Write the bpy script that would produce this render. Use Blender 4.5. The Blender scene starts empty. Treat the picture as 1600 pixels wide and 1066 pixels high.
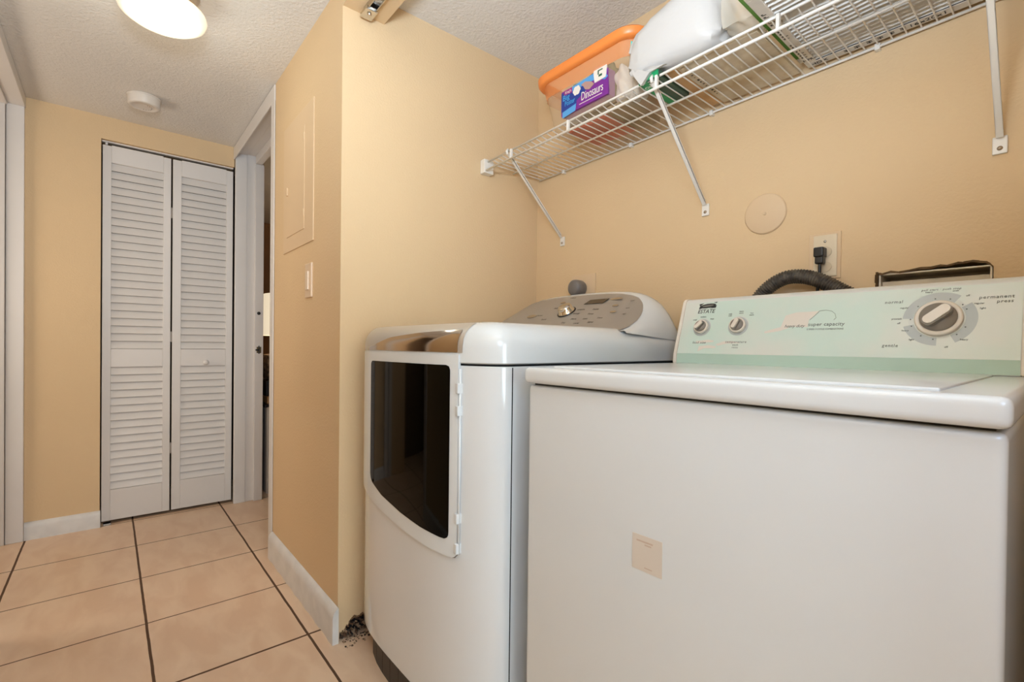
import bpy, bmesh, math, random
from mathutils import Vector, Matrix
random.seed(7)
S = bpy.context.scene
COL = S.collection
PI = math.pi

# ------------------------------------------------------------------ camera, world, lights, exposure
FPX, YAW, PIT, ROL, CY = 748.42, 0.69915, -0.008053, 0.011463, 546.48
cd = bpy.data.cameras.new('camera'); cam = bpy.data.objects.new('camera', cd); COL.objects.link(cam)
S.camera = cam
fw = Vector((-math.cos(YAW), math.sin(YAW), 0)); rt = Vector((math.sin(YAW), math.cos(YAW), 0)); up = Vector((0, 0, 1))
F = fw*math.cos(PIT)+up*math.sin(PIT); U = -fw*math.sin(PIT)+up*math.cos(PIT)
R_ = rt*math.cos(ROL)+U*math.sin(ROL); U_ = -rt*math.sin(ROL)+U*math.cos(ROL)
m = Matrix((R_, U_, -F)).transposed().to_4x4(); m.translation = Vector((0, 0, 1.0)); cam.matrix_world = m
cd.sensor_fit = 'HORIZONTAL'; cd.sensor_width = 36; cd.lens = FPX/1600*36
cd.shift_y = (CY-533)/1600; cd.clip_start = .02; cd.clip_end = 60

S.view_settings.view_transform = 'Standard'; S.view_settings.look = 'None'
S.view_settings.gamma = 1; S.view_settings.use_curve_mapping = False; S.view_settings.exposure = 0.05

W = bpy.data.worlds.new('daylight'); S.world = W; W.use_nodes = True
bg = W.node_tree.nodes['Background']; bg.inputs[0].default_value = (.70, .93, 1.0, 1); bg.inputs[1].default_value = 2.5

def area(name, loc, aim, size, power, col=(1, 1, 1)):
    l = bpy.data.lights.new(name, 'AREA'); l.shape = 'DISK'; l.size = size; l.energy = power; l.color = col
    o = bpy.data.objects.new(name, l); COL.objects.link(o); o.location = loc
    o.rotation_euler = (Vector(aim)-Vector(loc)).to_track_quat('-Z', 'Y').to_euler(); return o
area('photo_umbrella_light', (.32, -.12, 1.45), (-1.1, .9, 1.15), .45, 4.7, (.58, .85, 1.25))
area('rear_fill_light', (1.7, .1, 1.15), (-2, .1, 1.0), 1.2, 18.5, (.84, .98, 1.08))  # added soft fill behind the camera, not a fixture of the room
area('ceiling_bounce_flash', (-.25, -.02, 1.5), (-.45, .15, 2.2), .3, 26, (.76, .92, 1.10))
area('side_room_fill', (-2.85, -1.3, 1.3), (-2.8, .6, 1.1), .8, 11, (1, .86, .70))  # added fill, unseen in the side room, to brighten the hall end
sl = bpy.data.lights.new('hall_fill_spot', 'SPOT'); sl.energy = 41; sl.color = (1, .84, .70); sl.spot_size = math.radians(50); sl.spot_blend = .9; sl.shadow_soft_size = .15  # added unseen spot that lifts the far end of the hall
so = bpy.data.objects.new('hall_fill_spot', sl); COL.objects.link(so); so.location = (-.35, -.20, 1.55)
so.rotation_euler = (Vector((-3.4, -.02, 1.10))-so.location).to_track_quat('-Z', 'Y').to_euler()

# ------------------------------------------------------------------ helpers
def lin(c):
    return tuple(((v/255/12.92) if v/255 <= .04045 else ((v/255+.055)/1.055)**2.4) for v in c)+(1,)
MATS = {}
def mat(name, c, rough=.5, metal=0., bump=0., bscale=100., mott=0., mscale=3., emit=0., alpha=1., trans=0., spec=.5, coat=0., c2=None):
    if name in MATS: return MATS[name]
    M = bpy.data.materials.new(name); M.use_nodes = True; nt = M.node_tree; b = nt.nodes['Principled BSDF']
    b.inputs['Base Color'].default_value = lin(c); b.inputs['Roughness'].default_value = rough
    b.inputs['Metallic'].default_value = metal; b.inputs['Specular IOR Level'].default_value = spec
    b.inputs['Coat Weight'].default_value = coat
    b.inputs['Alpha'].default_value = alpha; b.inputs['Transmission Weight'].default_value = trans
    if emit: b.inputs['Emission Color'].default_value = lin(c); b.inputs['Emission Strength'].default_value = emit
    geo = nt.nodes.new('ShaderNodeNewGeometry')
    if bump:
        n = nt.nodes.new('ShaderNodeTexNoise'); n.inputs['Scale'].default_value = bscale; n.inputs['Detail'].default_value = 3
        nt.links.new(geo.outputs['Position'], n.inputs['Vector'])
        bp = nt.nodes.new('ShaderNodeBump'); bp.inputs['Strength'].default_value = min(1, bump); bp.inputs['Distance'].default_value = .004*max(1, bump)
        nt.links.new(n.outputs['Fac'], bp.inputs['Height']); nt.links.new(bp.outputs['Normal'], b.inputs['Normal'])
    n2 = nt.nodes.new('ShaderNodeTexNoise'); n2.inputs['Scale'].default_value = mscale; n2.inputs['Detail'].default_value = 4
    nt.links.new(geo.outputs['Position'], n2.inputs['Vector'])
    mx = nt.nodes.new('ShaderNodeMix'); mx.data_type = 'RGBA'
    k = 1-(mott or .015); cc = lin(c)
    mx.inputs[6].default_value = cc; mx.inputs[7].default_value = lin(c2) if c2 else (cc[0]*k, cc[1]*k, cc[2]*k, 1)
    rp = nt.nodes.new('ShaderNodeMapRange'); rp.inputs[1].default_value = .4; rp.inputs[2].default_value = .62
    nt.links.new(n2.outputs['Fac'], rp.inputs[0]); nt.links.new(rp.outputs[0], mx.inputs[0]); nt.links.new(mx.outputs[2], b.inputs['Base Color'])
    MATS[name] = M; return M

WALL = mat('peach_wall_paint', (223, 193, 152), .75, bump=.25, bscale=140, mott=.03, mscale=1.5, spec=.25)
CEIL = mat('textured_ceiling_paint', (226, 220, 212), .9, bump=1., bscale=95, spec=.2)
WHT = mat('white_trim_paint', (226, 220, 214), .4, mott=.03, bump=.05, bscale=60)
DOORW = mat('white_louver_paint', (222, 216, 210), .45, mott=.02)
BASEB = mat('baseboard_paint', (226, 222, 217), .45, mott=.08, mscale=14)
ENAM = mat('white_enamel', (220, 223, 224), .22, coat=.3)
ENAMD = mat('white_enamel_gloss', (221, 223, 224), .1, coat=.6)
PLW = mat('cream_plastic', (232, 222, 208), .35)
WIRE = mat('white_vinyl_wire', (232, 226, 216), .35)
BLACK = mat('black_plastic', (22, 21, 20), .4)
DARK = mat('dark_gap', (12, 10, 9), .9)
KICK = mat('dark_kick_plate', (62, 55, 49), .5, mott=.25, mscale=20)
STEEL = mat('brushed_steel', (190, 186, 180), .25, metal=1.)
CHROME = mat('polished_chrome', (210, 207, 202), .06, metal=1.)
BRONZE = mat('smoky_chrome', (196, 184, 172), .10, metal=1.)
SILV = mat('silver_panel', (168, 160, 150), .35, metal=.25, mott=.03)
GLASSB = mat('black_door_glass', (4, 4, 3), .04, spec=.12)
MINT = mat('mint_protective_film', (206, 224, 212), .3, mott=.5, mscale=5, c2=(220, 222, 212))
MINTD = mat('mint_film_lower', (188, 212, 196), .3, mott=.05)
KNOBG = mat('taupe_knob', (146, 137, 126), .4)
RINGG = mat('print_grey', (184, 190, 188), .4)
INK = mat('print_ink', (92, 96, 90), .6)
INKD = mat('dark_ink', (38, 38, 38), .6)
PAINTP = mat('painted_cover_plate', (222, 193, 156), .6, spec=.3)

def new(): return bmesh.new()
def box(bm, a, b, M=None, mi=0):
    x0, y0, z0 = a; x1, y1, z1 = b
    vs = [bm.verts.new(v) for v in ((x0,y0,z0),(x1,y0,z0),(x1,y1,z0),(x0,y1,z0),(x0,y0,z1),(x1,y0,z1),(x1,y1,z1),(x0,y1,z1))]
    if M: 
        for v in vs: v.co = M @ v.co
    fs = [bm.faces.new([vs[i] for i in f]) for f in ((0,3,2,1),(4,5,6,7),(0,1,5,4),(1,2,6,5),(2,3,7,6),(3,0,4,7))]
    for f in fs: f.material_index = mi
    return vs
def rbox(bm, a, b, r=.004, seg=3, M=None, mi=0):
    t = bmesh.new(); box(t, a, b)
    bmesh.ops.bevel(t, geom=t.edges[:], offset=r, segments=seg, affect='EDGES', profile=.6)
    merge(bm, t, M, mi); 
def merge(bm, t, M=None, mi=None):
    mp = {}
    for v in t.verts: mp[v] = bm.verts.new(M @ v.co if M else v.co)
    for f in t.faces:
        try: g = bm.faces.new([mp[v] for v in f.verts])
        except ValueError: continue
        g.material_index = f.material_index if mi is None else mi; g.smooth = f.smooth
    t.free()
def tube(bm, pts, r, n=10, caps=True, rads=None):
    pts = [Vector(p) for p in pts]; rings = []; prev = None
    for i, p in enumerate(pts):
        d = (pts[min(i+1, len(pts)-1)]-pts[max(i-1, 0)]).normalized()
        if prev is None: a = d.orthogonal().normalized()
        else: a = (prev-d*prev.dot(d)).normalized()
        prev = a; b = d.cross(a); rr = rads[i] if rads else r
        rings.append([bm.verts.new(p+(a*math.cos(2*PI*k/n)+b*math.sin(2*PI*k/n))*rr) for k in range(n)])
    for i in range(len(rings)-1):
        for k in range(n):
            f = bm.faces.new((rings[i][k], rings[i][(k+1) % n], rings[i+1][(k+1) % n], rings[i+1][k])); f.smooth = True
    if caps: bm.faces.new(rings[0][::-1]); bm.faces.new(rings[-1])
def lathe(bm, prof, M=None, n=32, sx=1, sy=1):
    M = M or Matrix(); rings = []
    for r, z in prof:
        rings.append([bm.verts.new(M @ Vector((r*math.cos(2*PI*k/n)*sx, r*math.sin(2*PI*k/n)*sy, z))) for k in range(n)] if r > 1e-6 else [bm.verts.new(M @ Vector((0, 0, z)))])
    for a, b in zip(rings, rings[1:]):
        for k in range(n):
            k2 = (k+1) % n
            if len(a) == 1 and len(b) == 1: continue
            if len(a) == 1: f = bm.faces.new((a[0], b[k2], b[k]))
            elif len(b) == 1: f = bm.faces.new((a[k], a[k2], b[0]))
            else: f = bm.faces.new((a[k], a[k2], b[k2], b[k]))
            f.smooth = True
def prism(bm, poly, z0, z1, M=None, mi=0):
    """extrude a 2-D polygon along local z"""
    M = M or Matrix()
    lo = [bm.verts.new(M @ Vector((x, y, z0))) for x, y in poly]; hi = [bm.verts.new(M @ Vector((x, y, z1))) for x, y in poly]
    fs = [bm.faces.new(lo[::-1]), bm.faces.new(hi)]; n = len(poly)
    for i in range(n): fs.append(bm.faces.new((lo[i], lo[(i+1) % n], hi[(i+1) % n], hi[i])))
    for f in fs: f.material_index = mi
def frame_m(o, x, y):
    x = Vector(x).normalized(); y = Vector(y).normalized(); z = x.cross(y)
    m = Matrix((x, y, z)).transposed().to_4x4(); m.translation = Vector(o); return m
def text(bm, s, size, M, shear=0., ext=.0002, align='CENTER', space=1., sx=1.):
    c = bpy.data.curves.new('t', 'FONT'); c.body = s; c.size = size; c.shear = shear; c.extrude = ext
    c.align_x = align; c.align_y = 'CENTER'; c.space_character = space; c.resolution_u = 2
    o = bpy.data.objects.new('t', c); COL.objects.link(o)
    me = bpy.data.meshes.new_from_object(o)
    t = bmesh.new(); t.from_mesh(me); merge(bm, t, M @ Matrix.Diagonal((sx, 1, 1, 1)))
    bpy.data.objects.remove(o); bpy.data.curves.remove(c); bpy.data.meshes.remove(me)
def obj(name, bm, ms, parent=None, smooth=None, fix=True):
    if fix: bmesh.ops.recalc_face_normals(bm, faces=bm.faces[:])
    me = bpy.data.meshes.new(name); bm.to_mesh(me); bm.free()
    for x in (ms if isinstance(ms, (list, tuple)) else [ms]): me.materials.append(x)
    if smooth is not None:
        for p in me.polygons: p.use_smooth = True
        me.set_sharp_from_angle(angle=math.radians(smooth))
    o = bpy.data.objects.new(name, me); COL.objects.link(o)
    if parent:
        o.parent = parent
        if parent.type == 'EMPTY': o.matrix_parent_inverse = Matrix.Translation(-parent.location)
    return o
def thing(name, label, cat, loc=(0, 0, 0), group=None):
    o = bpy.data.objects.new(name, None); COL.objects.link(o); o.location = loc; o.empty_display_size = .05
    o['label'] = label; o['category'] = cat
    if group: o['group'] = group
    return o
def tag(o, label, cat, group=None):
    o['label'] = label; o['category'] = cat
    if group: o['group'] = group
    return o
def struct(name, bm, m, parent=None, smooth=None, label=None, cat=None):
    o = obj(name, bm, m, parent, smooth)
    if not parent: o['kind'] = 'structure'
    if label: o['label'] = label
    if cat: o['category'] = cat
    return o
def boxes(*bs):
    bm = new()
    for a, b in bs: box(bm, a, b)
    return bm
def smoothpath(pts, n=8):
    P = [Vector(p) for p in pts]; P = [P[0]*2-P[1]]+P+[P[-1]*2-P[-2]]; out = []
    for i in range(1, len(P)-2):
        for k in range(n):
            t = k/n; a, b, c, d = P[i-1:i+3]
            out.append(.5*((2*b)+(c-a)*t+(2*a-5*b+4*c-d)*t*t+(3*b-a-3*c+d)*t**3))
    out.append(P[-2]); return out
def interp(x, tab):
    if x <= tab[0][0]: return tab[0][1]
    for (a, u), (b, v) in zip(tab, tab[1:]):
        if x <= b: return u+(v-u)*(x-a)/(b-a)
    return tab[-1][1]

# ------------------------------------------------------------------ room
XC, YW, XA, YB, H, YL = -3.389, .589, -1.593, 1.480, 2.207, -.3265
# floor with square peach tiles
FM = bpy.data.materials.new('peach_floor_tiles'); FM.use_nodes = True; nt = FM.node_tree; b = nt.nodes['Principled BSDF']
N = lambda t: nt.nodes.new(t); L = nt.links.new
def MA(op, a, bb=None, c=None):
    n = N('ShaderNodeMath'); n.operation = op
    for i, v in enumerate((a, bb, c)):
        if v is None: continue
        if isinstance(v, (int, float)): n.inputs[i].default_value = v
        else: L(v, n.inputs[i])
    return n.outputs[0]
g = N('ShaderNodeNewGeometry'); sp = N('ShaderNodeSeparateXYZ'); L(g.outputs['Position'], sp.inputs[0])
nz = N('ShaderNodeTexNoise'); nz.inputs['Scale'].default_value = 9; L(g.outputs['Position'], nz.inputs['Vector'])
wob = MA('MULTIPLY', MA('SUBTRACT', nz.outputs['Fac'], .5), .004)
TS = .4228
def gridd(c, off):
    return MA('MULTIPLY', MA('ABSOLUTE', MA('SUBTRACT', MA('FRACT', MA('ADD', MA('DIVIDE', MA('SUBTRACT', MA('ADD', c, wob), off), TS), .5)), .5)), TS)
dx = gridd(sp.outputs[0], -2.966); dy = gridd(sp.outputs[1], .1042)
thick = MA('MULTIPLY', MA('LESS_THAN', MA('ABSOLUTE', MA('SUBTRACT', sp.outputs[0], -2.966+3*TS)), .1), .0016)
mxg = MA('MAXIMUM', MA('LESS_THAN', dx, MA('ADD', thick, .0029)), MA('LESS_THAN', dy, .0040))
n1 = N('ShaderNodeTexNoise'); n1.inputs['Scale'].default_value = 5; n1.inputs['Detail'].default_value = 6; n1.inputs['Distortion'].default_value = .5
mp = N('ShaderNodeMapping'); mp.inputs['Scale'].default_value = (1, 2.4, 1); mp.inputs['Rotation'].default_value = (0, 0, .5)
L(g.outputs['Position'], mp.inputs[0]); L(mp.outputs[0], n1.inputs['Vector'])
cr = N('ShaderNodeMix'); cr.data_type = 'RGBA'; cr.inputs[6].default_value = lin((232, 202, 172)); cr.inputs[7].default_value = lin((223, 189, 158))
rr = N('ShaderNodeMapRange'); rr.inputs[1].default_value = .38; rr.inputs[2].default_value = .62; L(n1.outputs['Fac'], rr.inputs[0]); L(rr.outputs[0], cr.inputs[0])
cg = N('ShaderNodeMix'); cg.data_type = 'RGBA'; L(mxg, cg.inputs[0]); L(cr.outputs[2], cg.inputs[6]); cg.inputs[7].default_value = lin((88, 60, 40))
L(cg.outputs[2], b.inputs['Base Color']); L(MA('ADD', MA('MULTIPLY', mxg, .4), .38), b.inputs['Roughness'])
bp = N('ShaderNodeBump'); bp.inputs['Strength'].default_value = .5; bp.inputs['Distance'].default_value = .003; bp.invert = True
L(mxg, bp.inputs['Height']); L(bp.outputs['Normal'], b.inputs['Normal'])

XR = 3.2
struct('floor', boxes(((-5.4, -2.0, -.08), (XR, 3.2, 0))), FM)
struct('ceiling', boxes(((-5.4, -2.0, H), (XR, 3.2, H+.08))), CEIL)
# end wall with the closet opening
struct('wall_end', boxes(((XC-.1, -.60, 0), (XC, -.037, H)), ((XC-.1, -.037, 2.086), (XC, YW, H))), WALL)
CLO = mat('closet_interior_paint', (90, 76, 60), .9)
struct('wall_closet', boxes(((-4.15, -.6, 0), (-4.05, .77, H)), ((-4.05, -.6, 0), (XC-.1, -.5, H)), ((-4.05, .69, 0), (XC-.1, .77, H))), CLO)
# right hall wall with the bedroom opening
struct('wall_hall_right', boxes(((-2.49, YW, 0), (XA-.107, YW+.111, H)), ((XC+.019, YW+.002, 2.19), (-2.49, YW+.15, H))), WALL)
# alcove left wall, with a rotted notch at its foot
rot = [(.589, 0), (.594, .0), (.596, .034), (.600, .022), (.606, .030), (.611, .024), (.617, .044), (.623, .040), (.630, .058), (.642, .066), (.656, .060), (.672, .066), (.690, .056), (.706, .036), (.714, 0)]
poly = [(.589, 0)]+rot[1:]+[(1.6, 0), (1.6, H), (.589, H)]
bm = new(); prism(bm, poly, 0, .107, frame_m((XA-.107, 0, 0), (0, 1, 0), (0, 0, 1)))
struct('wall_alcove_left', bm, WALL)
# back wall with the torn hole of the supply box
hole = [(-.333, 1.192), (-.325, 1.190), (-.307, 1.1945), (-.290, 1.1915), (-.272, 1.193), (-.250, 1.1965), (-.231, 1.195), (-.215, 1.199), (-.202, 1.197), (-.185, 1.201), (-.175, 1.2005), (-.160, 1.203), (-.149, 1.199), (-.138, 1.197), (-.131, 1.1915), (-.1265, 1.184)]
Mx = frame_m((0, YB+.1, 0), (1, 0, 0), (0, 0, 1))
bm = boxes(((XA, YB, 0), (-.334, YB+.1, H)), ((-.1265, YB, 0), (.2, YB+.1, H)), ((-.334, YB, 0), (-.1265, YB+.1, .98)))
prism(bm, [(-.334, H), (-.334, 1.192)]+hole+[(-.1265, H)], 0, .1, Mx)
struct('wall_back', bm, WALL)
struct('wall_alcove_right', boxes(((.06, YW, 0), (.16, YB, H))), WALL)
struct('wall_rear_right', boxes(((.16, YW, 0), (.9, YW+.1, H)), ((.8, YW+.1, 0), (.9, 3.2, H))), WALL)
# left hall wall with its opening
struct('wall_left', boxes(((-2.3, YL-.11, 0), (.5, YL, H)), ((XC+.019, YL-.11, 2.17), (-2.3, YL-.001, H)), ((.4, -2.0, 0), (.5, YL-.11, H))), WALL)
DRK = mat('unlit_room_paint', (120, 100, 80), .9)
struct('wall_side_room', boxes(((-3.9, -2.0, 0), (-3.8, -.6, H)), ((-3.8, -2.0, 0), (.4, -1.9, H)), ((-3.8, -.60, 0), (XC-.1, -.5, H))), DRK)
struct('wall_rear', boxes(((XR-.1, -2.0, 0), (XR, 3.2, .4)), ((XR-.1, -2.0, 2.1), (XR, 3.2, H)), ((XR-.1, -2.0, .4), (XR, -1.2, 2.1)), ((XR-.1, 1.6, .4), (XR, 3.2, 2.1)), ((.5, -2.0, 0), (XR-.1, -1.9, H)), ((.9, 3.1, 0), (XR-.1, 3.2, H))), WALL)
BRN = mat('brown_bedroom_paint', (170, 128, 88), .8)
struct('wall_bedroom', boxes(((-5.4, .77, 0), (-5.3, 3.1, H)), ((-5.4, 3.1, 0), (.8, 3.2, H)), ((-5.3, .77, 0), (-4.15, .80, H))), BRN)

# alcove header beam (part of the building) with bifold track
struct('trim_alcove_header', boxes(((XA, YW, 2.124), (.06, .735, H))), WALL)
t = thing('bifold_track', 'steel bifold door track screwed under the header above the laundry alcove', 'track', (-1.5, .65, 2.124))
bm = new()
box(bm, (-1.555, .645, 2.120), (.0, .675, 2.1235)); box(bm, (-1.555, .645, 2.104), (.0, .648, 2.120)); box(bm, (-1.555, .672, 2.104), (.0, .675, 2.120))
obj('rail', bm, STEEL, t)
bm = new(); rbox(bm, (-1.575, .640, 2.100), (-1.52, .680, 2.112), .002); tube(bm, [(-1.545, .66, 2.112), (-1.545, .66, 2.094)], .008); obj('pivot_bracket', bm, CHROME, t)

# white cased openings
def casing(name, bs):
    bm = new()
    for a, b in bs: rbox(bm, a, b, .003, 2)
    return struct(name, bm, WHT)
casing('trim_1', [((XC+.001, .592, 0), (XC+.024, .655, 2.187)), ((XC+.001, .655, 0), (XC+.018, .750, 2.187)), ((XC+.018, .700, 0), (XC+.036, .750, 2.125)),
                  ((XC+.024, .592, 2.168), (-2.49, .655, 2.189)), ((XC+.018, .655, 2.175), (-2.49, .735, 2.189)), ((XC+.036, .700, 2.125), (-2.49, .738, 2.175)),
                  ((-2.508, .600, 0), (-2.491, .735, 2.187)), ((XC+.002, .583, 2.130), (-2.43, .590, 2.204)), ((-2.49, .5835, 0), (-2.428, .588, 2.203))])
casing('trim_2', [((XC+.001, YL-.060, 0), (XC+.026, YL+.003, 2.150)), ((XC+.001, YL-.11, 0), (XC+.034, YL-.062, 2.150)),
                  ((XC+.001, YL-.055, 2.150), (-2.3, YL+.006, 2.204)), ((XC+.001, YL-.11, 2.140), (-2.3, YL-.055, 2.175)), ((-2.318, YL-.11, 0), (-2.301, YL-.005, 2.15)), ((-2.30, YL, 0), (-2.235, YL+.014, 2.204))])
# door hardware on the jamb
t = thing('strike_plate', 'small dark metal latch strike on the white bedroom door jamb', 'latch', (XC+.037, .72, .955))
bm = new(); rbox(bm, (XC+.036, .712, .935), (XC+.039, .738, .975), .001, 1); obj('plate', bm, mat('aged_brass', (120, 105, 80), .35, metal=.9), t)
bm = new(); box(bm, (XC+.0388, .705, .950), (XC+.046, .722, .960)); box(bm, (XC+.0388, .722, .930), (XC+.043, .727, .982)); obj('latch_lip', bm, BLACK, t)
bm = new(); lathe(bm, [(0, 0), (.010, 0), (.010, .003), (.005, .004), (0, .004)], frame_m((XC+.0362, .723, 1.187), (0, 1, 0), (0, 0, 1)), 16)
tag(obj('deadbolt_strike', bm, BLACK), 'small round dark bolt hole on the white jamb above the latch strike', 'bolt hole')

# baseboards
def basebd(name, pts, h, th=.016):
    (x0, y0), (x1, y1), (nx, ny) = pts
    d = Vector((x1-x0, y1-y0, 0)); Ln = d.length; M = frame_m((x0, y0, 0), d, (0, 0, 1)); s = 1 if M.col[2].to_3d().dot(Vector((nx, ny, 0))) > 0 else -1
    prof = [(0, 0), (th, 0), (th, h*.72), (th*.85, h*.86), (th*.45, h*.96), (0, h)]
    bm = new(); n = 24; rings = []
    for i in range(n+1):
        o = Vector((x0, y0, 0))+d*i/n
        rings.append([bm.verts.new(o+Vector((nx, ny, 0))*a*(1+.08*math.sin(i*1.7))+Vector((0, 0, z))) for a, z in prof])
    for p, q in zip(rings, rings[1:]):
        for k in range(len(prof)): bm.faces.new((p[k], p[(k+1) % 6], q[(k+1) % 6], q[k]))
    bm.faces.new(rings[0]); bm.faces.new(rings[-1][::-1])
    struct(name, bm, BASEB, smooth=40)
basebd('baseboard_end', ((XC+.0005, YL+.004), (XC+.0005, -.034), (1, 0)), .088)
basebd('baseboard_hall_right', ((-2.426, YW-.0005), (XA+.012, YW-.0005), (0, -1)), .118, .02)
basebd('baseboard_left', ((-2.235, YL+.0005), (.5, YL+.0005), (0, 1)), .11)

# rotten wall foot debris
bm = new()
ROT = mat('rotten_wall_debris', (104, 76, 56), .95, bump=1, bscale=60, mott=.6, mscale=60, c2=(30, 22, 18))
ROT2 = mat('crumbled_plaster', (170, 140, 112), .9, mott=.3, mscale=60); ROT3 = mat('rot_black', (20, 15, 12), .8)
for k in range(90):
    y = random.uniform(.598, .708); z = random.uniform(.001, .054)*(1 if y > .622 else .55); q_ = random.uniform(.002, .009)
    M = Matrix.Translation((XA-random.uniform(.0, .03)+.004, y, z)) @ Matrix.Rotation(random.random()*6, 4, Vector((random.random(), random.random(), random.random())).normalized())
    box(bm, (-q_, -q_*.8, -q_*.25), (q_, q_*.8, q_*.25), M, random.choice((0, 0, 0, 1, 1, 2)))
for k in range(60):
    y = random.uniform(.60, .70); q_ = random.uniform(.001, .003); x = XA+abs(random.gauss(0, .02))+.002
    box(bm, (x-q_, y-q_, 0), (x+q_, y+q_, q_), None, random.choice((0, 1)))
box(bm, (XA-.10, .5895, 0), (XA-.036, .714, .066), None, 2)
o = obj('rotten_drywall_debris', bm, [ROT, ROT2, ROT3]); o['kind'] = 'stuff'; tag(o, 'dark crumbled rotten drywall at the foot of the alcove corner', 'debris')
bm = new()
for k in range(26):
    y = .600+k*.0045+random.uniform(-.001, .001); s = random.uniform(.002, .006)
    box(bm, (XA-.002, y, interp(y, rot[1:])-s*.3), (XA+.002+random.random()*.004, y+.004, interp(y, rot[1:])+s))
o = obj('peeled_paint_flakes', bm, mat('torn_paint', (120, 92, 66), .9)); o['kind'] = 'stuff'; tag(o, 'torn paint edge around the rotten hole beside the dryer', 'debris')

# ------------------------------------------------------------------ bifold closet door
DX = XC-.022
d1 = thing('door_1', 'white louvered bifold closet door at the end of the hall', 'door', (DX, .28, 0)); d1['kind'] = 'structure'
PT = 2.066
def leaf(y0, y1, sl, sr):
    bm = new(); th = .028
    def fr(a, b, c, d): rbox(bm, (DX-th, a, c), (DX, b, d), .0015, 1)
    fr(y0, sl, .018, PT-.004); fr(sr, y1, .018, PT-.004)
    fr(sl, sr, PT-.094, PT); fr(sl, sr, .018, .186); fr(sl, sr, .858, .958)
    p = obj('door_panel', bm, DOORW, d1)
    bm = new()
    for z0, z1, n in ((.187, .857, 16), (.959, PT-.094, 24)):
        st = (z1-z0)/n
        for i in range(n):
            zc = z0+st*(i+.5)
            M = Matrix.Translation((DX-.0125, 0, zc)) @ Matrix.Rotation(math.radians(-20), 4, 'Y')
            box(bm, (-.0025, sl-.002, -.0218), (.0025, sr+.002, .0218), M)
    obj('louver_slats', bm, DOORW, p)
    return p
pa = leaf(-.031, .2715, .006, .236); pb = leaf(.280, .5865, .322, .551)
bm = new(); lathe(bm, [(0, .030), (.009, .029), (.0155, .023), (.0155, .017), (.008, .010), (.007, 0)], frame_m((DX, .446, .880), (0, 1, 0), (0, 0, 1)), 20)
obj('knob', bm, WHT, pb)
bm = new()
for z in (.35, 1.0, 1.72): bm = new(); box(bm, (DX-.026, .2716, z), (DX-.002, .2798, z+.06)); obj('hinge', bm, mat('painted_hinge', (150, 140, 130), .5), pa)
bm = new(); box(bm, (DX-.03, -.034, 2.079), (DX-.002, .587, 2.0855)); box(bm, (DX-.018, -.02, 2.067), (DX-.010, -.01, 2.08)); obj('top_track', bm, WHT, d1)
bm = new(); box(bm, (DX-.02, -.022, .0005), (DX+.016, .01, .006)); obj('floor_pivot', bm, STEEL, d1)

# ------------------------------------------------------------------ things on the hall wall
t = thing('breaker_panel', 'painted-over breaker panel cover on the hall wall above the light switch', 'breaker panel', (-2.06, YW, 1.39))
bm = new(); rbox(bm, (-2.27, YW-.004, 1.39), (-1.87, YW+.001, 1.93), .002, 2); obj('cover_frame', bm, PAINTP, t)
bm = new(); rbox(bm, (-2.21, YW-.0065, 1.452), (-1.972, YW-.0035, 1.86), .001, 1); dr = obj('door', bm, PAINTP, t)
bm = new(); rbox(bm, (-2.205, YW-.012, 1.63), (-2.190, YW-.006, 1.665), .003, 2); obj('latch', bm, PAINTP, dr)
bm = new()
for z in (1.50, 1.80): bm = new(); tube(bm, [(-1.976, YW-.0065, z), (-1.976, YW-.0065, z+.03)], .002, 8); obj('hinge', bm, PAINTP, dr)
t = thing('light_switch', 'pale rocker light switch on the hall wall below the breaker panel', 'light switch', (-1.912, YW, 1.17))
SWP = mat('almond_plate', (224, 196, 164), .4)
bm = new(); rbox(bm, (-1.952, YW-.007, 1.176), (-1.876, YW+.001, 1.308), .003, 2); obj('cover_plate', bm, SWP, t)
bm = new(); rbox(bm, (-1.930, YW-.013, 1.205), (-1.900, YW-.006, 1.277), .002, 2); obj('rocker', bm, mat('almond_rocker', (230, 206, 178), .35), t)

# ------------------------------------------------------------------ ceiling lamp and smoke detector
LC = (-2.015, .135)
t = thing('ceiling_lamp', 'round flush ceiling lamp with glowing frosted glass in the hall', 'ceiling lamp', (LC[0], LC[1], H))
ML = Matrix.Translation((LC[0], LC[1], 0))
bm = new(); lathe(bm, [(0, H-.001), (.10, H-.001), (.105, H-.012), (.095, H-.03), (.098, H-.05), (.085, H-.075), (0, H-.075)], ML, 40); obj('metal_base', bm, mat('satin_nickel', (196, 178, 156), .3, metal=.9), t)
GL = mat('glowing_frosted_glass', (255, 246, 222), .3, emit=.45)
bm = new(); lathe(bm, [(.118, H-.078), (.124, H-.082), (.1265, H-.092), (.122, H-.104), (.105, H-.116), (.07, H-.125), (.03, H-.129), (0, H-.130)], ML, 48); obj('glass_shade', bm, GL, t)
pl = bpy.data.lights.new('hall_lamp_bulb', 'POINT'); pl.energy = 2.4; pl.color = (.85, .95, .93); pl.shadow_soft_size = .09
po = bpy.data.objects.new('hall_lamp_bulb', pl); COL.objects.link(po); po.location = (LC[0], LC[1], H-.23)

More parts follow.
